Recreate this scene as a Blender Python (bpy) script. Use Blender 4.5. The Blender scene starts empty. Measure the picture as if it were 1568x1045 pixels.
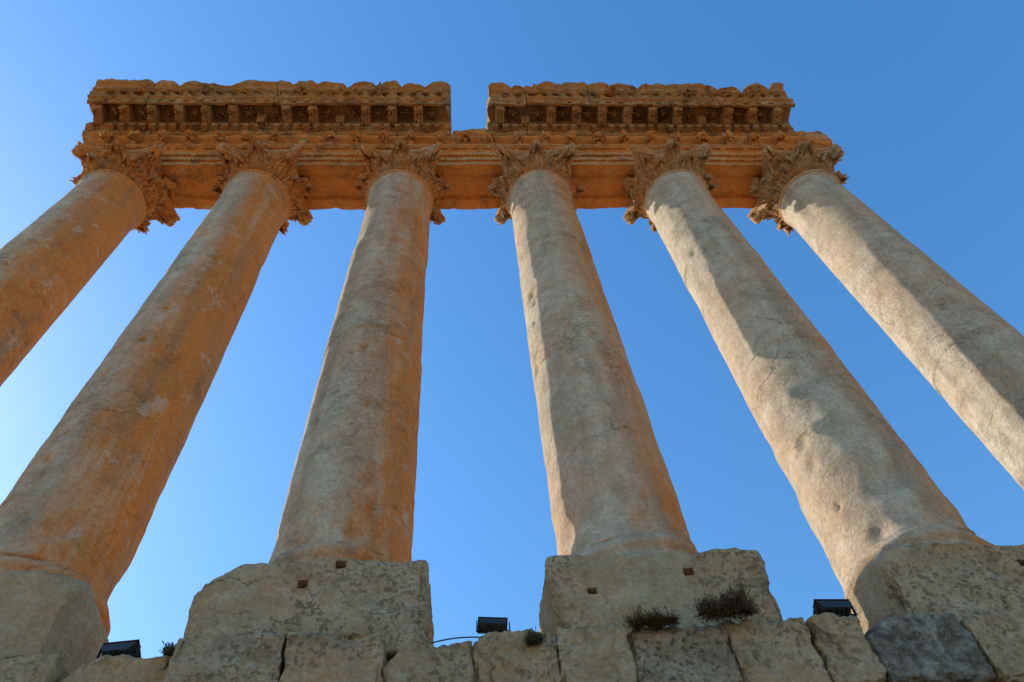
import bpy, math, random
from mathutils import Vector, Matrix, noise
random.seed(7)
sc=bpy.context.scene
S=4.8
NECK=16.5
SOF=18.4
COLX=[(i-2)*S for i in range(6)]
SUN_A=25.5; SUN_EL=30.0
GZ=-11.1

# ------------------------------------------------------------------ materials
def stone_mat(name, c1, c2, patina_bounce, pat_amt=0.5, side_bounce=0.0, dirv=(1,-0.15,-0.1), dark=(0.10,0.075,0.05), dark_amt=0.35,
              bump=0.35, pits=0.3, crack=0.5, streak=0.4, down_bounce=0.0, scale=1.0, xvar=False, grain=0.25, bdist=0.10, light=(0.5,0.43,0.33), light_amt=0.5):
    m=bpy.data.materials.new(name); m.use_nodes=True
    nt=m.node_tree; N=nt.nodes; L=nt.links
    b=N['Principled BSDF']; b.inputs['Roughness'].default_value=0.92
    b.inputs['Specular IOR Level'].default_value=0.1
    tc=N.new('ShaderNodeTexCoord'); geo=N.new('ShaderNodeNewGeometry')
    co=tc.outputs['Object']
    def noi(sc_,det=4,rough=0.6,vec=None,dist=0.0):
        n=N.new('ShaderNodeTexNoise'); n.inputs['Scale'].default_value=sc_*scale; n.inputs['Detail'].default_value=det
        n.inputs['Roughness'].default_value=rough; n.inputs['Distortion'].default_value=dist
        L.new(vec if vec else co,n.inputs['Vector']); return n
    def sep(n):
        s_=N.new('ShaderNodeSeparateColor'); L.new(n.outputs['Color'],s_.inputs[0]); return s_.outputs
    def ramp(f,a,bv,lo=0.0,hi=1.0):
        r=N.new('ShaderNodeMapRange'); r.inputs['From Min'].default_value=a; r.inputs['From Max'].default_value=bv
        r.inputs['To Min'].default_value=lo; r.inputs['To Max'].default_value=hi; r.clamp=True
        L.new(f,r.inputs['Value']); return r.outputs['Result']
    def math_(op,a,bv):
        n=N.new('ShaderNodeMath'); n.operation=op
        for i,v in enumerate((a,bv)):
            if isinstance(v,(int,float)): n.inputs[i].default_value=v
            else: L.new(v,n.inputs[i])
        return n.outputs[0]
    def mix(f,a,bv,mode='MIX'):
        n=N.new('ShaderNodeMix'); n.data_type='RGBA'; n.blend_type=mode
        if isinstance(f,(int,float)): n.inputs[0].default_value=f
        else: L.new(f,n.inputs[0])
        for k,v in ((6,a),(7,bv)):
            if isinstance(v,tuple): n.inputs[k].default_value=(*v,1)
            else: L.new(v,n.inputs[k])
        return n.outputs[2]
    nA=noi(0.42,5,0.6,dist=0.5); A=sep(nA)
    nB=noi(2.0,8,0.70); B=sep(nB)
    nC=noi(15,4,0.7); Cf=nC.outputs['Fac']
    col=mix(ramp(B[0],0.38,0.60),c1,c2)
    pn=ramp(A[0],0.42,0.62,0,pat_amt)
    if side_bounce>0 or down_bounce>0:
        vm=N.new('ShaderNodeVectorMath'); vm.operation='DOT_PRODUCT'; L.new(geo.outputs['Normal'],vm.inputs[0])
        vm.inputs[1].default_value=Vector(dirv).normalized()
        d=ramp(vm.outputs['Value'],-0.05,0.8,0,side_bounce)  # warm bounce light painted into the colour of faces turned toward dirv
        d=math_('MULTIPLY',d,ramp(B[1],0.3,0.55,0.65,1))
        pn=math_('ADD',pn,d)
        if down_bounce>0:
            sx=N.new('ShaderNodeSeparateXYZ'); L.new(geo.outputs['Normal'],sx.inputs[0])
            pn=math_('ADD',pn,ramp(sx.outputs['Z'],0.1,-0.6,0,down_bounce))  # orange bounce from the ground painted onto undersides
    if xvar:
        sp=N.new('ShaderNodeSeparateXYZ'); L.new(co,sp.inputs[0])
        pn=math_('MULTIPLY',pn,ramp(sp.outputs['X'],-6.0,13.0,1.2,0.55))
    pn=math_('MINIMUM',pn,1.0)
    col=mix(pn,col,patina_bounce)  # noise patina and painted bounce light share one orange tone
    if streak>0:
        mp=N.new('ShaderNodeMapping'); mp.inputs['Scale'].default_value=(1,1,0.10); L.new(co,mp.inputs['Vector'])
        ns=sep(noi(2.0,5,0.65,vec=mp.outputs[0]))
        col=mix(ramp(ns[0],0.48,0.68,0,streak),col,tuple(x*0.5 for x in c2))
        col=mix(ramp(ns[1],0.54,0.68,0,streak*0.6),col,tuple(min(.52,x*1.2) for x in c1))
    gr=ramp(Cf,0.3,0.7,0.76,1.18)
    gc=N.new('ShaderNodeCombineColor')
    for i in range(3): L.new(gr,gc.inputs[i])
    col=mix(1.0,col,gc.outputs[0],'MULTIPLY')
    dk=math_('MULTIPLY',ramp(B[1],0.50,0.64),ramp(A[1],0.42,0.58,0,dark_amt))
    col=mix(dk,col,dark)
    lp=math_('MULTIPLY',ramp(B[2],0.57,0.61),ramp(A[2],0.45,0.56,0,light_amt))
    col=mix(lp,col,light)
    wv=N.new('ShaderNodeVectorMath'); wv.operation='MULTIPLY_ADD'; L.new(nB.outputs['Color'],wv.inputs[0]); wv.inputs[1].default_value=(0.7,0.7,0.7); L.new(co,wv.inputs[2])
    h=math_('ADD',B[0],math_('MULTIPLY',Cf,grain))
    if crack>0:
        vo=N.new('ShaderNodeTexVoronoi'); vo.feature='DISTANCE_TO_EDGE'; vo.inputs['Scale'].default_value=0.4*scale; L.new(wv.outputs[0],vo.inputs['Vector'])
        ck=math_('MULTIPLY',ramp(vo.outputs['Distance'],0.0,0.007,1,0),ramp(A[2],0.48,0.58,0,crack))
        col=mix(ck,col,(0.07,0.05,0.035))
        h=math_('SUBTRACT',h,math_('MULTIPLY',ck,0.4))
    L.new(col,b.inputs['Base Color'])
    if pits>0:
        pv=N.new('ShaderNodeTexVoronoi'); pv.inputs['Scale'].default_value=10*scale; L.new(wv.outputs[0],pv.inputs['Vector'])
        h=math_('ADD',h,math_('MULTIPLY',ramp(pv.outputs['Distance'],0.0,0.4,-1,0),ramp(A[1],0.46,0.58,0,pits)))
    bp=N.new('ShaderNodeBump'); bp.inputs['Strength'].default_value=bump; bp.inputs['Distance'].default_value=bdist
    L.new(h,bp.inputs['Height']); L.new(bp.outputs[0],b.inputs['Normal'])
    return m

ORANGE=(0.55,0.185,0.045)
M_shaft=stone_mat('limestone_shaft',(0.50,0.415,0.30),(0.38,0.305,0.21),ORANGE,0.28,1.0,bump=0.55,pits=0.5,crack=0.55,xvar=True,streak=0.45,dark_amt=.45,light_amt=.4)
M_ent=stone_mat('limestone_entablature',(0.50,0.30,0.14),(0.41,0.225,0.095),(0.60,0.195,0.04),0.75,0.25,down_bounce=0.95,bump=0.7,dark_amt=0.65,crack=0.3,streak=0.3,light=(.5,.36,.2))
M_corn=stone_mat('limestone_cornice',(0.42,0.265,0.125),(0.27,0.155,0.065),(0.45,0.165,0.04),0.7,0.2,down_bounce=0.55,bump=0.8,dark=(0.06,0.04,0.025),dark_amt=0.8,crack=0.0,light=(.45,.31,.17))
M_cap=stone_mat('limestone_capital',(0.47,0.33,0.18),(0.33,0.205,0.10),ORANGE,0.55,0.95,down_bounce=0.3,bump=0.8,dark_amt=0.75,crack=0.0,streak=0,xvar=True)
M_block=stone_mat('limestone_blocks',(0.45,0.345,0.215),(0.36,0.26,0.15),(0.46,0.25,0.10),0.5,0.0,bump=0.8,pits=0.8,crack=0.5,dark=(.14,.10,.065),dark_amt=0.45,streak=0.25,grain=.4,bdist=.12)
M_block2=stone_mat('limestone_weathered_grey',(0.40,0.325,0.225),(0.27,0.21,0.14),(0.44,0.27,0.13),0.6,0.0,bump=0.85,pits=1.0,crack=0.6,dark_amt=0.65,streak=0,grain=.4,bdist=.12)
M_block3=stone_mat('limestone_pitted',(0.48,0.43,0.34),(0.17,0.14,0.10),(0.40,0.31,0.2),0.2,0.0,bump=1.0,pits=1.0,crack=0.0,dark_amt=0.8,streak=0,scale=3.0,grain=.4,bdist=.10)

def simple_mat(name,c,rough=0.8,metal=0.0,nscale=20,var=0.3):
    m=bpy.data.materials.new(name); m.use_nodes=True; N=m.node_tree.nodes; L=m.node_tree.links
    b=N['Principled BSDF']; b.inputs['Roughness'].default_value=rough; b.inputs['Metallic'].default_value=metal
    n=N.new('ShaderNodeTexNoise'); n.inputs['Scale'].default_value=nscale; n.inputs['Detail'].default_value=4
    tc=N.new('ShaderNodeTexCoord'); L.new(tc.outputs['Object'],n.inputs['Vector'])
    r=N.new('ShaderNodeValToRGB'); r.color_ramp.elements[0].position=0.3; r.color_ramp.elements[1].position=0.7
    r.color_ramp.elements[0].color=(*[x*(1-var) for x in c],1); r.color_ramp.elements[1].color=(*[x*(1+var) for x in c],1)
    L.new(n.outputs['Fac'],r.inputs[0]); L.new(r.outputs[0],b.inputs['Base Color'])
    return m

# ------------------------------------------------------------------ mesh helpers
class MB:
    def __init__(s): s.v=[]; s.f=[]
    def add(s,vs,fs):
        o=len(s.v); s.v+=[tuple(p) for p in vs]; s.f+=[tuple(i+o for i in f) for f in fs]
    def obj(s,name,mat,parent=None,smooth=40):
        me=bpy.data.meshes.new(name); me.from_pydata(s.v,[],s.f); me.update()
        ob=bpy.data.objects.new(name,me); sc.collection.objects.link(ob)
        me.materials.append(mat)
        if smooth:
            me.shade_smooth()
            if smooth<180: me.set_sharp_from_angle(angle=math.radians(smooth))
        if parent:
            ob.parent=parent; ob.matrix_parent_inverse=parent.matrix_basis.inverted()
        return ob
def empty(name,loc=(0,0,0)):
    e=bpy.data.objects.new(name,None); e.location=loc; sc.collection.objects.link(e); e.empty_display_size=0.5
    return e
def fbm(p,o=4,h=0.9): return noise.fractal(p,h,2.0,o)
def ndisp(p,amp,freq,seed=0,o=4):
    q=Vector(p)*freq+Vector((seed*7.3,seed*3.1,seed*1.7)); return amp*fbm(q,o)

def roundbox(c,s,n,r=0.08,amp=0.03,freq=1.2,seed=0,amp2=0.012,cuts=(),rot=0.0):
    vs=[];fs=[];idx={}
    nx,ny,nz=n
    h=[s[0]/2,s[1]/2,s[2]/2]
    def vid(i,j,k):
        key=(i,j,k)
        if key in idx: return idx[key]
        p=Vector((-h[0]+s[0]*i/nx,-h[1]+s[1]*j/ny,-h[2]+s[2]*k/nz))
        q=Vector([max(-h[a]+r,min(h[a]-r,p[a])) for a in range(3)])
        d=p-q
        if d.length>1e-6:
            nrm=d.normalized(); p2=q+nrm*r*min(1,d.length/r*1.0 if d.length<r else 1)
        else: p2=p; nrm=Vector((0,0,1))
        w=Vector(c)+p2
        if amp or amp2:
            k1=ndisp(w,amp,freq,seed,4); k2=ndisp(w,amp2,freq*5,seed+3,4)
            edge=sum(1 for a in range(3) if abs(p[a])>h[a]-r*1.6)
            chip=0
            if edge>=2:
                t=noise.noise(w*freq*1.8+Vector((seed,seed*2,0)))
                chip=-max(0,t)*amp*5
            else:
                t=noise.noise(w*freq*0.9+Vector((seed*2.2,0,seed)))
                k1-=max(0,t-0.22)*amp*3.0
            n2=(p2).normalized() if edge>=2 else nrm
            p2=p2+n2*(k1+k2+chip)
        for (pn,pd) in cuts:
            pn=Vector(pn).normalized()
            dd=p2.dot(pn)-pd+ndisp(w,0.07,2.0,seed+9)
            if dd>0: p2=p2-pn*dd
        if rot: p2=Matrix.Rotation(rot,3,'Z')@p2
        idx[key]=len(vs); vs.append(Vector(c)+p2); return idx[key]
    for i in range(nx):
        for j in range(ny):
            fs.append((vid(i,j,0),vid(i,j+1,0),vid(i+1,j+1,0),vid(i+1,j,0)))
            fs.append((vid(i,j,nz),vid(i+1,j,nz),vid(i+1,j+1,nz),vid(i,j+1,nz)))
    for i in range(nx):
        for k in range(nz):
            fs.append((vid(i,0,k),vid(i+1,0,k),vid(i+1,0,k+1),vid(i,0,k+1)))
            fs.append((vid(i,ny,k),vid(i,ny,k+1),vid(i+1,ny,k+1),vid(i+1,ny,k)))
    for j in range(ny):
        for k in range(nz):
            fs.append((vid(0,j,k),vid(0,j,k+1),vid(0,j+1,k+1),vid(0,j+1,k)))
            fs.append((vid(nx,j,k),vid(nx,j+1,k),vid(nx,j+1,k+1),vid(nx,j,k+1)))
    return vs,fs

def lathe(prof,cx,cy,seg,fn=None):
    vs=[];fs=[]
    n=len(prof)
    for (r,z) in prof:
        for k in range(seg):
            a=2*math.pi*k/seg
            rr=r
            if fn: rr=fn(r,z,a)
            vs.append((cx+rr*math.cos(a),cy+rr*math.sin(a),z))
    for i in range(n-1):
        for k in range(seg):
            k2=(k+1)%seg
            fs.append((i*seg+k,i*seg+k2,(i+1)*seg+k2,(i+1)*seg+k))
    fs.append(tuple(reversed(range(seg)))); fs.append(tuple((n-1)*seg+k for k in range(seg)))
    return vs,fs

def tube(path,rad,seg=8,up=Vector((0,0,1))):
    vs=[];fs=[]
    n=len(path)
    for i,p in enumerate(path):
        a=path[max(0,i-1)]; b=path[min(n-1,i+1)]
        t=(b-a).normalized(); s=t.cross(up)
        if s.length<1e-4: s=Vector((1,0,0))
        s.normalize(); u=s.cross(t)
        r=rad[i] if isinstance(rad,list) else rad
        for k in range(seg):
            an=2*math.pi*k/seg
            vs.append(p+s*(r*math.cos(an))+u*(r*math.sin(an)))
    for i in range(n-1):
        for k in range(seg):
            k2=(k+1)%seg
            fs.append((i*seg+k,i*seg+k2,(i+1)*seg+k2,(i+1)*seg+k))
    fs.append(tuple(reversed(range(seg)))); fs.append(tuple((n-1)*seg+k for k in range(seg)))
    return vs,fs

def blob(c,s,seed=0,amp=0.25,nu=10,nv=7):
    vs=[];fs=[]
    c=Vector(c)
    for j in range(1,nv):
        th=math.pi*j/nv
        for i in range(nu):
            ph=2*math.pi*i/nu
            d=Vector((math.sin(th)*math.cos(ph),math.sin(th)*math.sin(ph),math.cos(th)))
            k=1+amp*noise.noise(d*2.2+Vector((seed*3.7,seed,0)))*1.6
            vs.append(c+Vector((d.x*s[0],d.y*s[1],d.z*s[2]))*k)
    top=len(vs); vs.append(c+Vector((0,0,s[2]))); bot=len(vs); vs.append(c-Vector((0,0,s[2])))
    for j in range(nv-2):
        for i in range(nu):
            i2=(i+1)%nu
            fs.append((j*nu+i,(j+1)*nu+i,(j+1)*nu+i2,j*nu+i2))
    for i in range(nu):
        i2=(i+1)%nu
        fs.append((top,i,i2)); fs.append((bot,(nv-2)*nu+i2,(nv-2)*nu+i))
    return vs,fs

# ------------------------------------------------------------------ capital
def bell(z):
    t=max(0,min(1,z/1.65)); return 0.98+0.30*t**2.5
def leaf(mb,cx,cy,z0,phi,h,w,out,seed,trunc=1.0):
    NU,NV=12,20
    rnd=random.Random(seed)
    vs=[];fs=[]
    tilt=rnd.uniform(-.06,.06); c=out*0.42
    for j in range(NV+1):
        v=j/NV*trunc
        if v<0.72:
            t=v/0.72; zz=z0+h*t; rr=bell(zz)+0.05+out*0.45*t**2.6
        else:
            th=(v-0.72)/0.28*math.radians(190)
            zz1=z0+h; r1=bell(zz1)+0.05+out*0.45
            rr=r1+c-c*math.cos(th); zz=zz1+c*0.8*math.sin(th)
        wd=w*(0.80+0.25*math.sin(math.pi*min(1,v*1.05)))*(1-0.45*max(0,(v-0.6)/0.4)**2)
        lob=1+0.30*math.cos(v*6*2*math.pi)
        for i in range(NU+1):
            u=-1+2*i/NU
            ww=wd*(1 if abs(u)<0.5 else 1+(lob-1)*(abs(u)-.5)*2)
            rib=0.08*math.cos(u*math.pi*4)*(0.4+0.6*abs(u))+0.05*math.exp(-(u*u)/0.02)
            dr=-0.10*u*u + rib + 0.06*math.cos(v*12*math.pi+abs(u)*5)
            th_=phi+tilt+(u*ww)/max(.8,rr*0.95)
            R=rr+dr+0.03*noise.noise(Vector((u*3,v*6,seed)))
            vs.append((cx+R*math.cos(th_),cy+R*math.sin(th_),NECK+zz+0.03*noise.noise(Vector((v*5,u*3,seed+5)))))
    for j in range(NV):
        for i in range(NU):
            a=j*(NU+1)+i; fs.append((a,a+1,a+NU+2,a+NU+1))
    o=len(vs); vs2=[]
    for (x,y,z) in vs:
        dx,dy=x-cx,y-cy; L=math.hypot(dx,dy); k=(L-0.07)/L
        vs2.append((cx+dx*k,cy+dy*k,z-0.03))
    fs2=[tuple(o+i for i in reversed(f)) for f in fs]
    W=NU+1
    ring=[i for i in range(W)]+[j*W+NU for j in range(1,NV+1)]+[NV*W+i for i in range(NU-1,-1,-1)]+[j*W for j in range(NV-1,0,-1)]
    rim=[]
    for a,b in zip(ring,ring[1:]+ring[:1]): rim.append((b,a,o+a,o+b))
    mb.add(vs+vs2,fs+fs2+rim)

def capital(idx,cx,parent):
    mb=MB(); cy=0
    rnd=random.Random(100+idx)
    prof=[(0.90,-0.02),(0.96,0.0)]+[(bell(z)-.05,z) for z in [i*0.1 for i in range(17)]]
    prof=[(r,NECK+z) for r,z in prof]
    mb.add(*lathe(prof,cx,cy,48))
    for k in range(8):
        tr=1.0 if rnd.random()>0.3 else rnd.uniform(0.5,0.82)
        leaf(mb,cx,cy,0.02,math.radians(22.5+45*k),0.56,0.33,0.32+rnd.uniform(-.06,.06),idx*40+k,tr)
    for k in range(8):
        tr=1.0 if rnd.random()>0.3 else rnd.uniform(0.55,0.85)
        leaf(mb,cx,cy,0.25,math.radians(45*k),0.82,0.31,0.42+rnd.uniform(-.08,.06),idx*40+20+k,tr)
    for k in range(4):
        ph=math.radians(45+90*k)
        if rnd.random()<0.15: continue
        er=Vector((math.cos(ph),math.sin(ph),0)); et=Vector((-math.sin(ph),math.cos(ph),0))
        for sgn in (-1,1):
            path=[];rad=[]
            for j in range(12):
                t=j/11
                rr=1.2+0.50*t**1.7; z=0.85+0.72*t**0.8
                path.append(Vector((cx,cy,NECK+z))+er*rr+et*sgn*(0.30*(1-t)+0.09)); rad.append(0.05+0.05*t)
            c0=Vector((cx,cy,NECK+1.38))+er*1.72+et*sgn*0.09
            for j in range(1,26):
                t=j/25; an=math.pi/2-t*math.radians(560); r0=0.21*(1-t*0.75)
                path.append(c0+er*(r0*math.cos(an))+Vector((0,0,r0*math.sin(an)))); rad.append(0.085*(1-t*0.3))
            mb.add(*tube(path,rad,7,up=et))
        leaf(mb,cx,cy,0.75,ph,0.56,0.24,0.48,idx*40+60+k)
    for k in range(4):
        ph=math.radians(90*k)
        er=Vector((math.cos(ph),math.sin(ph),0)); et=Vector((-math.sin(ph),math.cos(ph),0))
        for sgn in (-1,1):
            path=[];rad=[]
            for j in range(8):
                t=j/7; path.append(Vector((cx,cy,NECK+0.95+0.45*t))+er*(1.22+0.1*t)+et*sgn*(0.42-0.22*t)); rad.append(0.06)
            c0=path[-1]+Vector((0,0,-0.1))
            for j in range(1,16):
                t=j/15; an=math.pi/2-t*math.radians(420); r0=0.11*(1-t*.6)
                path.append(c0+et*(-sgn*r0*math.cos(an))+Vector((0,0,r0*math.sin(an)))); rad.append(0.045)
            mb.add(*tube(path,rad,6,up=er))
        mb.add(*blob(Vector((cx,cy,NECK+1.70))+er*1.36,(0.2,0.2,0.17),seed=idx*5+k,amp=0.5))
    loop=[]
    for k in range(4):
        base=math.radians(90*k)
        for j in range(13):
            t=-1+2*j/12
            half=1.36; x=1.12+0.28*abs(t)**2.2; y=t*half
            loop.append((x*math.cos(base)-y*math.sin(base),x*math.sin(base)+y*math.cos(base)))
    vs=[];fs=[];n=len(loop)
    lv=[(0.80,1.55),(0.93,1.60),(0.95,1.70),(0.99,1.72),(1.03,1.84),(1.03,1.89)]
    for (s_,z) in lv:
        for (x,y) in loop:
            k_=1+0.03*noise.noise(Vector((x*2,y*2,z*3+idx)))
            er_=min(0,-0.22*max(0,noise.noise(Vector((x*.8+idx*3,y*.8,0)))))
            vs.append((cx+x*(s_*k_+er_),cy+y*(s_*k_+er_),NECK+z))
    for i in range(len(lv)-1):
        for k in range(n):
            k2=(k+1)%n; fs.append((i*n+k,i*n+k2,(i+1)*n+k2,(i+1)*n+k))
    fs.append(tuple(reversed(range(n)))); fs.append(tuple((len(lv)-1)*n+k for k in range(n)))
    mb.add(vs,fs)
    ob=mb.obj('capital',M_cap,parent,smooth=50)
    t=bpy.data.textures.get('erode')
    if not t:
        t=bpy.data.textures.new('erode','CLOUDS'); t.noise_scale=0.2; t.noise_depth=3
    d=ob.modifiers.new('d','DISPLACE'); d.texture=t; d.strength=0.15; d.texture_coords='LOCAL'
    return ob

# ------------------------------------------------------------------ columns
ZB=-0.62
def smooth(t): t=max(0,min(1,t)); return t*t*(3-2*t)
def shaft_R(z):
    t=max(0,min(1,z/NECK)); r=1.15-0.124*t**1.35
    if z<0.0: r+=0.07*(z/ZB)**2.2
    if z>NECK-0.42: r+=0.05*min(1,(z-(NECK-0.42))/0.2)
    return r
def column(i,cx):
    e=empty('stone_column',(cx,0,-1.3))
    rnd=random.Random(i)
    joints=[5.6+rnd.uniform(-.5,.5),11.1+rnd.uniform(-.4,.4)]
    zs=[ZB+k*0.08 for k in range(int((NECK-ZB)/0.08))]+[NECK]
    for j in joints:
        zs=[z for z in zs if abs(z-j)>0.06]+[j-0.045,j-0.015,j,j+0.015,j+0.045]
    zs=sorted(zs)
    offs=[(0,0),(rnd.uniform(-.022,.022),rnd.uniform(-.022,.022)),(rnd.uniform(-.022,.022),rnd.uniform(-.022,.022))]
    chips=[(rnd.uniform(0,6.28),rnd.choice(joints+[-0.3,0.1])+rnd.uniform(-.2,.2),rnd.uniform(.12,.32)) for _ in range(14)]
    chips+=[(math.radians(rnd.uniform(-160,-20)),rnd.uniform(0,10),rnd.uniform(.06,.18)) for _ in range(14)]
    def fn(r,z,a):
        r=shaft_R(z)
        P=Vector((r*math.cos(a)+cx,r*math.sin(a),z))
        lowk=max(0,1-max(0,z)/5.0)
        r+=ndisp(P,0.012,0.5,i,3)+ndisp(P,0.009+0.02*lowk,1.6,i+5,4)
        t=noise.noise(P*0.9+Vector((i*9,0,0)))
        r-=max(0,t-0.25)*(0.05+0.18*lowk)
        for j in joints:
            if abs(z-j)<0.025:
                r-=0.03*max(0,0.55+noise.noise(P*1.1)*1.6)
        for (ca,cz,cr) in chips:
            da=((a-ca+math.pi)%(2*math.pi)-math.pi)*1.1
            dd=math.hypot(da,(z-cz)*0.8)
            if dd<cr: r-=0.07*(1-(dd/cr)**2)
        if i==3:  # unseen hollow added at the back, shapes the shadow on the next column
            da=((a-math.radians(64)+math.pi)%(2*math.pi)-math.pi)
            if abs(da)<math.radians(60):
                w=math.cos(da/math.radians(60)*math.pi/2)
                k=smooth((7.6-z)/0.7)*(1-0.75*math.exp(-((z-6.0)/0.38)**2))*(1-0.6*math.exp(-((z-4.7)/0.3)**2))
                r-=0.34*w*k
        seg=0 if z<joints[0] else (1 if z<joints[1] else 2)
        r+=offs[seg][0]*math.cos(a)+offs[seg][1]*math.sin(a)
        return r
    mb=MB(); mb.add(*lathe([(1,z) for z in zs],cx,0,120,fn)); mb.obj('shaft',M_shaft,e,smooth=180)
    def fa(r,z,a): return r+ndisp((cx+math.cos(a),math.sin(a),z),0.02,3,i,3)
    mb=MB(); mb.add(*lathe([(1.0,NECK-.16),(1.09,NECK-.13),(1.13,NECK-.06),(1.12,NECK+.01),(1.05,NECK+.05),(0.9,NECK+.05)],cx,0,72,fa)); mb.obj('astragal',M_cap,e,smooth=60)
    def fb(r,z,a):
        P=Vector((cx+1.3*math.cos(a),1.3*math.sin(a),z))
        return r+ndisp(P,0.05,1.0,i+2,4)-max(0,noise.noise(P*0.8+Vector((0,i*4,0))))*0.10
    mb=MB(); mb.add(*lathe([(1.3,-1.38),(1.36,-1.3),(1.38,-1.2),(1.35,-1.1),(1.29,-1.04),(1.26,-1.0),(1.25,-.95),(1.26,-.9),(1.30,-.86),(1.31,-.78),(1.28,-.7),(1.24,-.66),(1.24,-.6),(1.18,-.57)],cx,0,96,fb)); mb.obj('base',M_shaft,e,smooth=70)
    capital(i,cx,e)
    cuts={0:[((1,-.4,1),1.75)],1:[((-1,-.3,.8),1.7),((.6,-1,.9),1.95)],2:[((-1,-.35,1.0),1.60)],3:[((1,-.3,1.2),1.80),((-1,-.5,-.3),1.95)],4:[((-1,-.35,.9),1.80)],5:[((-1,-.3,.9),1.6)]}[i]
    mb=MB()
    mb.add(*roundbox((cx-0.03,0.0,-2.08),(3.15,3.15,1.56),(54,54,28),r=0.05,amp=0.05,freq=0.95,seed=i*3+1,amp2=0.028,cuts=cuts))
    ob=mb.obj('plinth',M_block,e,smooth=60)
    holes={2:[(-.17,-1.72,.15),(.31,-1.42,.15)],3:[(-1.0,-2.0,.14),(.42,-1.72,.16)],4:[(.55,-1.75,.15)],1:[(-.3,-1.8,.15)],0:[],5:[(0.2,-1.7,.15)]}[i]
    for q,(hx,hz,hs) in enumerate(holes):
        hb=MB(); hb.add(*roundbox((cx+hx,-1.5,hz),(hs,0.5,hs*0.9),(2,2,2),r=0.01,amp=0,amp2=0))
        ho=hb.obj('cut',M_block,None,0)
        md=ob.modifiers.new('b%d'%q,'BOOLEAN'); md.object=ho; md.operation='DIFFERENCE'; md.solver='EXACT'
    if holes:
        dg=bpy.context.evaluated_depsgraph_get(); dg.update()
        nm=bpy.data.meshes.new_from_object(ob.evaluated_get(dg)); ob.modifiers.clear(); ob.data=nm
        for o in [o for o in sc.objects if o.name.startswith('cut')]: bpy.data.objects.remove(o)
    return e
for i,cx in enumerate(COLX): column(i,cx)

# ------------------------------------------------------------------ entablature
ent=empty('entablature',(2.4,0,SOF))
def densify(prof,step):
    out=[]
    for a,b in zip(prof,prof[1:]+prof[:1]):
        L=math.hypot(b[0]-a[0],b[1]-a[1]); k=max(1,int(L/step))
        for j in range(k): out.append((a[0]+(b[0]-a[0])*j/k,a[1]+(b[1]-a[1])*j/k))
    return out
def sweep(mb,prof,x0,x1,dx,fn):
    nx=max(2,int((x1-x0)/dx)); n=len(prof); vs=[];fs=[]
    for i in range(nx+1):
        x=x0+(x1-x0)*i/nx
        for (y,z) in prof: vs.append(fn(x,y,z,i/nx))
    for i in range(nx):
        for k in range(n):
            k2=(k+1)%n; fs.append((i*n+k,i*n+k2,(i+1)*n+k2,(i+1)*n+k))
    fs.append(tuple(reversed(range(n)))); fs.append(tuple(nx*n+k for k in range(n)))
    mb.add(vs,fs)
YB=1.08
arch=[(-0.62,18.40),(-0.62,18.70),(-0.69,18.72),(-0.69,19.04),(-0.76,19.06),(-0.76,19.38),(-0.80,19.44),(-0.90,19.60),(-0.95,19.62),(-0.95,19.72),
      (1.30,19.72),(1.30,19.60),(1.20,19.4),(1.13,19.07),(YB,19.06),(YB,18.40),(0.70,18.40),(0.62,18.49),(-0.16,18.49),(-0.24,18.40)]
arch=densify(arch,0.16)
def arch_fn(seed,x0,x1):
    def fn(x,y,z,t):
        P=Vector((x,y,z)); d=ndisp(P,0.035,0.9,seed,4)+ndisp(P,0.015,4,seed,3)
        yy=y+(d if y<0.2 else -d); zz=z+ndisp(P,0.014,1.1,seed+4)
        if z<18.5:
            k=max(0,noise.noise(Vector((x*1.3,y*0.6,seed))) -0.22)
            if y>0.6: zz+=k*0.35; yy-=k*0.3
            elif y<-0.4: zz+=k*0.15
        return (x,yy,zz)
    return fn
mb=MB()
joints=[-11.0]+COLX[1:5]+[15.95]
for a,b in zip(joints,joints[1:]):
    sd=int(a*3)%17; sweep(mb,arch,a+0.008,b-0.008,0.09,arch_fn(sd,a,b))
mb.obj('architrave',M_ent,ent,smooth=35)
mb=MB()
rnd=random.Random(5)
for bay in range(5):
    xa=COLX[bay]+1.35; xb=COLX[bay+1]-1.35
    x=xa
    while x<xb:
        for y in (-0.22,0.66):
            if rnd.random()<.88: mb.add(*blob((x,y,18.41),(0.05,0.045,0.04),seed=int(x*9),nu=6,nv=4))
        x+=0.13
    for x in (xa,xb):
        mb.add(*roundbox((x,0.22,18.44),(0.14,0.86,0.1),(2,6,2),r=0.03,amp=0.01,freq=2))
x=-10.8
while x<15.7:
    for (y,z,s) in ((-0.69,18.72,.035),(-0.76,19.06,.035)):
        if rnd.random()<.75: mb.add(*blob((x,y-0.01,z),(0.05,s,s),seed=int(x*9),nu=6,nv=4))
    if rnd.random()<.8: mb.add(*blob((x+.03,-0.89,19.52),(0.055,0.05,0.085),seed=int(x*7),nu=6,nv=5))
    x+=0.145
mb.obj('bead_mouldings',M_ent,ent,smooth=60)

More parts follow.
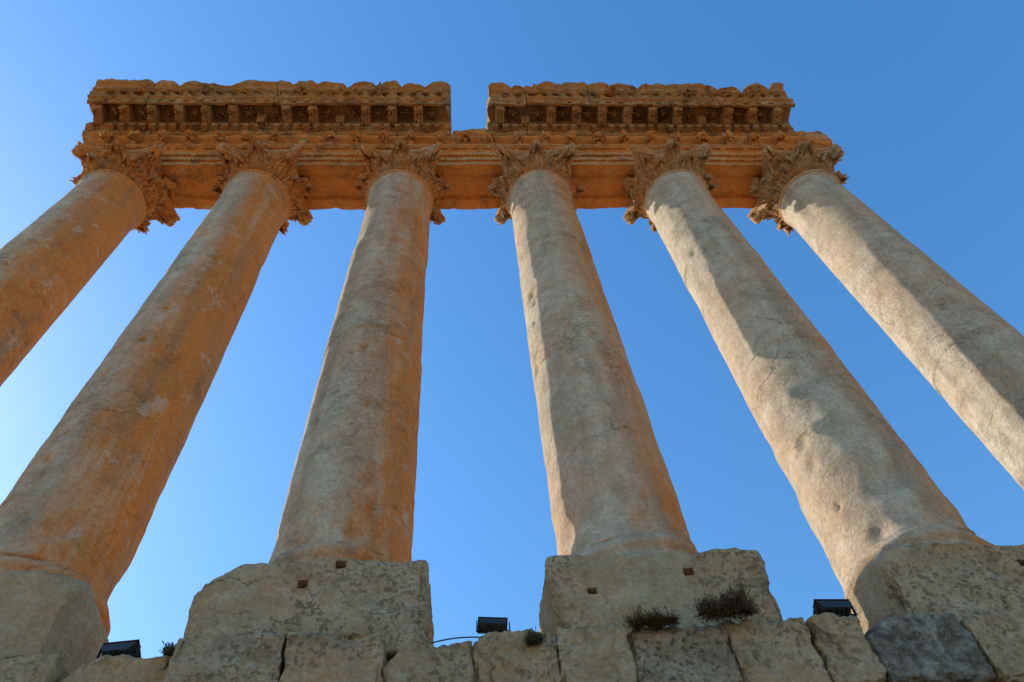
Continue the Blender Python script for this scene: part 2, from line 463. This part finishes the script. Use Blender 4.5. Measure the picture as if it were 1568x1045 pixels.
fr=[(-0.72,19.72),(-0.72,20.50),(-0.80,20.56),(-0.92,20.62),(-0.95,20.72),(-0.95,20.80),(1.15,20.80),(1.10,20.5),(1.10,19.72)]
fr=densify(fr,0.12)
def fr_fn(seed):
    def fn(x,y,z,t):
        P=Vector((x,y,z)); d=ndisp(P,0.05,1.1,seed,4)
        orn=0.0
        if y<-0.6 and 19.8<z<20.5:
            orn=0.05*max(0,math.sin(x*9.0+math.sin(z*12)*2.0))*noise.noise(P*3+Vector((4,4,4)))*2
        return (x,y+d-orn if y<0.2 else y-d,z+ndisp(P,0.01,1.5,seed+2))
    return fn
mb=MB()
fj=[-11.1,-7.3,-4.9,-2.1,0.2,2.9,5.2,7.7,10.0,12.6,15.75]
for a,b in zip(fj,fj[1:]): sweep(mb,fr,a+.006,b-.006,0.08,fr_fn(int(a*5)%23))
k=0; x=-10.85
while x<15.6:
    broken=random.Random(k*13).random()<0.18
    pr=0.12 if broken else 0.36
    mb.add(*roundbox((x,-0.72-pr/2,20.33),(0.34,pr+0.1,0.46),(4,4,5),r=0.05,amp=0.03,freq=2.5,seed=k))
    if not broken:
        mb.add(*blob((x,-1.10,20.20),(0.17,0.18,0.22),seed=k,amp=.7,nu=12,nv=9))
        mb.add(*blob((x-0.12,-1.04,20.38),(0.07,0.08,0.08),seed=k+1)); mb.add(*blob((x+0.12,-1.04,20.38),(0.07,0.08,0.08),seed=k+2))
        mb.add(*blob((x,-0.85,19.96),(0.13,0.14,0.17),seed=k+3,amp=.4))
    for j in range(7):
        t=(j+1)/8; mb.add(*blob((x+1.02*t,-0.77,20.28-0.22*math.sin(math.pi*t)),(0.08,0.08,0.075),seed=k*7+j,nu=7,nv=5))
    x+=1.02 if k%2 else 1.0; k+=1
mb.obj('frieze',M_ent,ent,smooth=50)

f=[(-0.95,20.81),(-1.02,20.86),(-1.05,20.95),(-1.05,21.18),(-1.12,21.20),(-1.15,21.28),(-1.17,21.34),(-1.17,22.05),
       (-1.82,22.05),(-1.86,21.62),(-1.96,21.60),(-1.98,21.95),(-2.07,22.0),(-2.08,22.08),(-2.00,22.14),(-2.02,22.35),(-2.08,22.6),(-2.10,22.66),(-2.22,22.70),(-2.24,22.86),(-2.30,22.95),(-2.38,23.0),(-2.38,23.30)]
b=[(1.6,23.15),(1.75,22.9),(1.7,22.2),(1.55,21.7),(1.2,21.4),(1.12,20.81)]
cprof=densify(f+b,0.07)
def corn_fn(seed,x0,x1,endL,endR):
    def fn(x,y,z,t):
        P=Vector((x,y,z)); d=ndisp(P,0.05,1.2,seed,5)+ndisp(P,0.03,5,seed+1,3)
        zz=z; yy=y
        if y<-1.9 and 22.1<z<22.68:
            ph=x*2*math.pi/0.52
            rel=0.08*math.cos(ph+math.sin(z*9)*1.2)*math.sin((z-22.1)/0.58*math.pi)+0.10*abs(noise.noise(Vector((x*5,z*5,seed))))
            yy-=rel
        if z>22.5:
            nt_=(1-abs(math.sin(math.pi*(x+.2)/1.06+0.8*noise.noise(Vector((x*.4,0,0))))))**2.2
            amp_=0.30*max(0.15,0.6+noise.noise(Vector((x*0.31,7.7,0)))*1.5)
            er=amp_*nt_+0.36*max(0,noise.noise(Vector((x*0.8,y*0.5,3.3)))+0.02)+0.10*max(0,noise.noise(Vector((x*2.6,y,8.1))))
            k=(z-22.5)/0.7
            zz-=er*k
            if y<-1.9: yy+=er*k*0.5
        elif 21.55<z<21.7 and y<-1.8:
            zz+=0.25*max(0,noise.noise(Vector((x*1.1,2.2,seed)))-.15)
        d2=d if y<0 else -d
        e=0
        if endL: e=max(e,1-(x-x0)/0.5)
        if endR: e=max(e,1-(x1-x)/0.5)
        if e>0:
            n_=max(0,noise.noise(Vector((y*1.2,z*1.2,seed+11)))+.05); x+= (n_*0.35*e if endL and x-x0<0.5 else -n_*0.35*e)
        return (x,yy+d2,zz+ndisp(P,0.012,2,seed))
    return fn
def cornice(name,cj):
    mb=MB()
    for q,(a,b_) in enumerate(zip(cj,cj[1:])):
        sd=int(a*7)%31; oy=random.Random(sd).uniform(-.025,.025); oz=random.Random(sd+1).uniform(-.02,.02)
        pr=[(y+oy,z+oz) for y,z in cprof]
        sweep(mb,pr,a+.012,b_-.012,0.05,corn_fn(sd,a,b_,q==0,q==len(cj)-2))
    x0,x1=cj[0],cj[-1]
    x=x0+0.3; k=0
    while x<x1-0.25:
        r=random.Random(int(x*100))
        if r.random()<0.9: mb.add(*roundbox((x,-1.17,21.05),(0.22,0.26,0.24),(2,2,2),r=0.02,amp=0.014,freq=3,seed=k))
        x+=0.38;k+=1
    x=x0+0.25
    while x<x1-0.2:
        mb.add(*blob((x,-1.19,21.31),(0.07,0.09,0.08),seed=int(x*7),nu=7,nv=5)); x+=0.18
    x=x0+0.5;k=0
    while x<x1-0.3:
        r=random.Random(int(x*31)+5)
        full=r.random()>0.12
        side=[(-1.12,22.07),(-1.12,21.36),(-1.24,21.22),(-1.42,21.24),(-1.56,21.38),(-1.68,21.36),(-1.79,21.38),(-1.84,21.50),(-1.82,22.07)] if full else [(-1.12,22.07),(-1.12,21.36),(-1.30,21.30),(-1.42,21.50),(-1.46,22.07)]
        w=0.165; n=len(side)
        vs=[];lay=[(-w,0.84),(-w*.8,1.0),(-w*.3,.94),(0,1.1),(w*.3,.94),(w*.8,1.0),(w,0.84)]
        for (dx,s_) in lay:
            for (y,z) in side:
                zz=22.07-(22.07-z)*s_
                vs.append((x+dx+ndisp((x,y,z),.03,3,k),y+ndisp((x+dx,y,z),.04,3,k),zz+ndisp((x+dx,y,z),.04,4,k+2)))
        fs=[]
        for i in range(len(lay)-1):
            for j in range(n):
                j2=(j+1)%n; fs.append((i*n+j,(i+1)*n+j,(i+1)*n+j2,i*n+j2))
        fs.append(tuple(range(n))); fs.append(tuple(reversed([ (len(lay)-1)*n+j for j in range(n)])))
        mb.add(vs,fs)
        if full:
            mb.add(*blob((x,-1.76,21.42),(0.15,0.12,0.10),seed=k,amp=.6))
            for q in range(4):
                mb.add(*blob((x+(-1)**q*.09,-1.28-.12*q,21.28+.03*q),(0.06,0.06,0.06),seed=k+q,nu=6,nv=5))
        if x+0.5<x1-0.3:
            mb.add(*blob((x+0.5,-1.5,21.96),(0.12,0.11,0.16),seed=k+9,amp=.7,nu=12))
            for q in range(6):
                a_=q*1.047; mb.add(*blob((x+0.5+.17*math.cos(a_),-1.5+.17*math.sin(a_),22.0),(0.08,0.08,0.09),seed=q+k,nu=6,nv=5))
            if k%3==1 and r.random()<.8: mb.add(*blob((x+0.5,-2.16,22.55),(0.18,0.24,0.22),seed=k+40,amp=.7,nu=12,nv=9))
        for q in (0,1):
            xx=x+0.25+q*0.5
            if xx>x1-.5: continue
            for a_ in (-.7,-.35,0,.35,.7):
                mb.add(*blob((xx+math.sin(a_)*.16,-2.09-.05,22.35+math.cos(a_)*.16),(0.035,0.07,0.10),seed=k+q,nu=6,nv=5))
            mb.add(*blob((xx,-2.0,21.78),(0.11,0.06,0.07),seed=k+q+3,nu=8,nv=5,amp=.5))
        x+=1.0 ;k+=1
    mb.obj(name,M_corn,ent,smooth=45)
cornice('cornice_north',[-12.0,-9.7,-7.6,-5.0,-2.6,-0.3,1.76])
cornice('cornice_south',[3.15,4.7,7.2,9.6,12.1,13.9,15.4])
mb=MB()
mb.add(*roundbox((2.45,0.0,21.15),(1.45,2.0,0.72),(16,16,8),r=0.12,amp=0.09,freq=1.2,seed=3,cuts=[((.3,-1,1),1.0)]))
mb.add(*roundbox((16.0,0.0,20.6),(1.1,2.1,1.75),(14,20,16),r=0.15,amp=0.12,freq=1.3,seed=8,cuts=[((1,-.2,1),0.75)]))
mb.obj('broken_blocks',M_ent,ent,smooth=60)

# ------------------------------------------------------------------ podium
pod=empty('podium_wall',(2.4,-2,-3))
rnd=random.Random(23)
mbs=[MB(),MB(),MB()]
x=-16.0; k=0
while x<22:
    w=rnd.uniform(0.8,1.5)
    if x<7.0<x+w+.3: w=7.05-x if 7.05-x>0.5 else w
    cx=x+w/2
    top=-2.93+rnd.uniform(-.12,.05)
    if any(abs(cx-c)<1.4 for c in COLX): top=-2.865+rnd.uniform(-.015,.01)
    if cx>5.9 : top=-2.90+rnd.uniform(-.06,.04)
    h=0.98; d=1.2; fy=-1.93+rnd.uniform(-.12,.07)
    q=rnd.random(); tgt=mbs[0] if q<.5 else (mbs[1] if q<.85 else mbs[2])
    if 7.0<=x<8.1: tgt=mbs[2]
    elif x>7.0 and x<11: tgt=mbs[0]
    cuts=[]
    if rnd.random()<.25 and top<-2.88: cuts=[((rnd.choice((-1,1)),-.4,1.2),rnd.uniform(.60,.68))]
    tgt.add(*roundbox((cx,fy+d/2,top-h/2),(w-0.010,d,h),(36,16,26),r=0.028,amp=0.036,freq=1.9,seed=k,amp2=0.032,cuts=cuts,rot=rnd.uniform(-.03,.03)))
    x+=w;k+=1
z=-3.9
while z>GZ:
    x=-16.0+rnd.uniform(-.6,0)
    while x<22:
        w=rnd.uniform(0.9,1.9); tgt=mbs[0] if rnd.random()<.5 else mbs[1]
        tgt.add(*roundbox((x+w/2,-1.95+rnd.uniform(-.04,.04)+0.5,z-0.5),(w-0.03,1.0,0.97),(5,3,4),r=0.07,amp=0.03,freq=1.3,seed=k)); x+=w;k+=1
    z-=1.0
mbs[0].obj('courses_warm',M_block,pod,smooth=60); mbs[1].obj('courses_grey',M_block2,pod,smooth=60); mbs[2].obj('courses_pitted',M_block3,pod,smooth=60)
mb=MB(); mb.add(*roundbox((3.0,1.3,-7.02),(37.6,5.0,8.3),(40,8,8),r=0.1,amp=0.02)); mb.obj('core',M_block,pod,smooth=60)

# ------------------------------------------------------------------ shrubs on the wall
M_shrub=simple_mat('dry_shrub',(0.10,0.062,0.025),0.9,0,30,.5)
M_shrubg=simple_mat('green_shrub',(0.07,0.07,0.03),0.9,0,30,.5)
def shrub(loc,rx,rz,seed,mat,n=900):
    r=random.Random(seed); mb=MB(); L=Vector(loc)
    lobes=[(r.uniform(-.7,.7),r.uniform(.6,1.15)) for _ in range(5)]
    def lim(px):
        return max(.35,max(h_*math.exp(-((px-c_)/.35)**2) for c_,h_ in lobes))
    for i in range(260):
        a=r.uniform(0,6.28); el=r.uniform(-.35,1.5); ln=r.uniform(.4,1.1)
        d=Vector((math.cos(a)*math.cos(el)*rx,math.sin(a)*math.cos(el)*rx*.7,math.sin(el)*rz))
        st=L+Vector((r.uniform(-.7,.7)*rx,r.uniform(-.05,.05),-.03))
        d*=ln*lim((st.x+d.x-L.x)/rx); p=[st]
        for j in range(1,5): p.append(st+d*(j/4)+Vector((r.uniform(-.015,.015),r.uniform(-.015,.015),r.uniform(-.01,.015))))
        mb.add(*tube(p,[.006,.005,.004,.003,.0015],4))
        for q in range(int(n/260)):
            c=p[r.randint(1,4)]+Vector((r.gauss(0,.02),r.gauss(0,.02),r.gauss(0,.02)))
            s=r.uniform(.010,.026); u=(d.normalized()+Vector((r.uniform(-1,1),r.uniform(-1,1),r.uniform(-.6,.8)))).normalized(); v=u.orthogonal().normalized()
            mb.add([c-u*s,c+v*s*.35,c+u*s*1.5,c-v*s*.35],[(0,1,2,3)])
    return mb.obj('shrub',mat,None,0)
shrub((4.42,-1.98,-2.88),.40,.16,1,M_shrub,4000)
shrub((5.34,-2.10,-2.86),.46,.40,2,M_shrub,9500)
shrub((2.90,-2.02,-3.10),.12,.14,3,M_shrubg,1100)
shrub((-1.50,-1.85,-2.96),.11,.13,4,M_shrubg,900)

# ------------------------------------------------------------------ floodlights
M_black=simple_mat('black_enamel',(0.012,0.012,0.013),0.45,0.0,15,.3)
M_glass=simple_mat('lamp_glass',(0.05,0.055,0.06),0.1,0.0,5,.1)
def floodlight(loc,w,yaw,tilt):
    e=empty('floodlight',loc)
    mb=MB()
    d=0.15;h=w*0.5
    fr_=[(-w/2,0,-h/2),(w/2,0,-h/2),(w/2,0,h/2),(-w/2,0,h/2)]
    md=[(-w/2,-.07,-h/2),(w/2,-.07,-h/2),(w/2,-.07,h/2),(-w/2,-.07,h/2)]
    bk=[(-w*.36,-d,-h*.34),(w*.36,-d,-h*.34),(w*.36,-d,h*.34),(-w*.36,-d,h*.34)]
    vs=fr_+md+bk; fs=[(0,1,2,3),(11,10,9,8)]
    for o in (0,4):
        for k in range(4): fs.append((o+k,o+4+k,o+4+(k+1)%4,o+(k+1)%4))
    mb.add(vs,fs)
    for k in range(5):
        xx=-w*.3+w*.15*k; mb.add(*roundbox((xx,-d-.01,0),(0.012,0.05,h*.62),(1,1,1),r=.003,amp=0,amp2=0))
    mb.add(*roundbox((0,0.012,0),(w+.03,0.02,h+.03),(1,1,1),r=.006,amp=0,amp2=0))
    R=Matrix.Rotation(yaw,3,'Z')@Matrix.Rotation(tilt,3,'X')
    T=Vector((0,0,h*.4+.05))
    mb.v=[tuple(Vector(loc)+T+R@Vector(p)) for p in mb.v]
    b2=MB(); Ry=Matrix.Rotation(yaw,3,'Z')
    for sx in (-1,1):
        b2.add(*roundbox((sx*(w/2+.03),-.05,h*.2+.03),(0.012,0.045,h*.4+.07),(1,1,1),r=.002,amp=0,amp2=0))
    b2.add(*roundbox((0,-.05,-.0),(w+.08,0.05,0.012),(1,1,1),r=.002,amp=0,amp2=0))
    b2.add(*roundbox((0,-.05,-.08),(0.06,0.06,0.16),(1,1,1),r=.002,amp=0,amp2=0))
    b2.v=[tuple(Vector(loc)+Ry@Vector(p)) for p in b2.v]
    mb.obj('housing',M_black,e,0); b2.obj('bracket',M_black,e,0)
    g=MB(); g.add([(-w/2+.02,.025,-h/2+.02),(w/2-.02,.025,-h/2+.02),(w/2-.02,.025,h/2-.02),(-w/2+.02,.025,h/2-.02)],[(3,2,1,0)])
    g.v=[tuple(Vector(loc)+T+R@Vector(p)) for p in g.v]; g.obj('glass',M_glass,e,0)
floodlight((2.40,-1.74,-2.79),0.36,0.1,math.radians(52))
floodlight((-2.18,-1.70,-2.95),0.42,-0.1,math.radians(58))
floodlight((6.86,-1.80,-2.79),0.46,0.05,math.radians(60))
M_cable=simple_mat('cable_rubber',(0.02,0.02,0.02),0.6)
mb=MB(); p=[]
for j in range(13):
    t=j/12; p.append(Vector((1.50+0.80*t,-1.72,-2.92+0.09*t+0.05*math.sin(t*3.1))))
mb.add(*tube(p,.009,6)); mb.obj('electric_cable',M_cable,None,60)

# ------------------------------------------------------------------ ground & hills
M_ground=simple_mat('sandy_ground',(0.46,0.34,0.21),0.95,0,0.5,.12)
bpy.ops.mesh.primitive_grid_add(x_subdivisions=80,y_subdivisions=80,size=6000,location=(0,0,GZ))
g=bpy.context.object; g.name='ground'; g.data.materials.append(M_ground)
for v in g.data.vertices:
    d=math.hypot(v.co.x,v.co.y)
    if d>300: v.co.z=2*noise.noise(Vector((v.co.x*.004,v.co.y*.004,0)))
M_hill=simple_mat('hill_scrub',(0.22,0.18,0.12),0.95,0,.02,.25)
mb=MB(); vs=[];fs=[];NA=160;NR=6
for j in range(NR):
    for i in range(NA):
        a=2*math.pi*i/NA; R=1500+j*250
        hh=max(0,(150+90*fbm(Vector((math.cos(a)*3,math.sin(a)*3,j*.25)),5)))*math.sin(math.pi*j/(NR-1))
        vs.append((R*math.cos(a),R*math.sin(a),GZ-6+hh))
for j in range(NR-1):
    for i in range(NA):
        i2=(i+1)%NA; fs.append((j*NA+i,j*NA+i2,(j+1)*NA+i2,(j+1)*NA+i))
mb.add(vs,fs); mb.obj('hills',M_hill,None,180)

# ------------------------------------------------------------------ light
w=bpy.data.worlds.new('World'); sc.world=w; w.use_nodes=True
nt=w.node_tree; bg=nt.nodes['Background']; sky=nt.nodes.new('ShaderNodeTexSky'); sky.sky_type='NISHITA'
sky.sun_disc=False; sky.sun_elevation=math.radians(SUN_EL)
s=Vector((-math.cos(math.radians(SUN_A)),math.sin(math.radians(SUN_A)),0))
sky.sun_rotation=math.atan2(s.x,s.y)
sky.altitude=200; sky.air_density=1.6; sky.dust_density=0.8; sky.ozone_density=4.5
hs=nt.nodes.new('ShaderNodeHueSaturation'); hs.inputs['Hue'].default_value=0.503; hs.inputs['Saturation'].default_value=1.25; hs.inputs['Value'].default_value=1.68
nt.links.new(sky.outputs[0],hs.inputs['Color']); nt.links.new(hs.outputs[0],bg.inputs[0]); bg.inputs[1].default_value=0.15
ld=bpy.data.lights.new('sun','SUN'); ld.energy=5.0; ld.angle=math.radians(0.5); ld.color=(1,0.95,0.86)
lo=bpy.data.objects.new('sun',ld); sc.collection.objects.link(lo)
sd=Vector((s.x*math.cos(math.radians(SUN_EL)),s.y*math.cos(math.radians(SUN_EL)),math.sin(math.radians(SUN_EL))))
lo.rotation_euler=sd.to_track_quat('Z','Y').to_euler(); lo.location=sd*60

# ------------------------------------------------------------------ camera
e_,yaw,ro,f_=1.0198,0.1191,-0.1155,1223.2
d=Vector((math.sin(yaw)*math.cos(e_),math.cos(yaw)*math.cos(e_),math.sin(e_)))
r=Vector((math.cos(yaw),-math.sin(yaw),0)); u=r.cross(d)
r2=r*math.cos(ro)+u*math.sin(ro); u2=-r*math.sin(ro)+u*math.cos(ro)
cd=bpy.data.cameras.new('camera'); cam=bpy.data.objects.new('camera',cd); sc.collection.objects.link(cam)
M=Matrix((r2,u2,-d)).transposed().to_4x4(); M.translation=Vector((2.0622,-10.1826,-9.5086))
cam.matrix_world=M; cd.sensor_width=36; cd.lens=f_/1568*36; cd.clip_end=10000; cd.clip_start=0.05
sc.camera=cam
sc.view_settings.view_transform='Standard'; sc.view_settings.look='None'; sc.view_settings.exposure=0
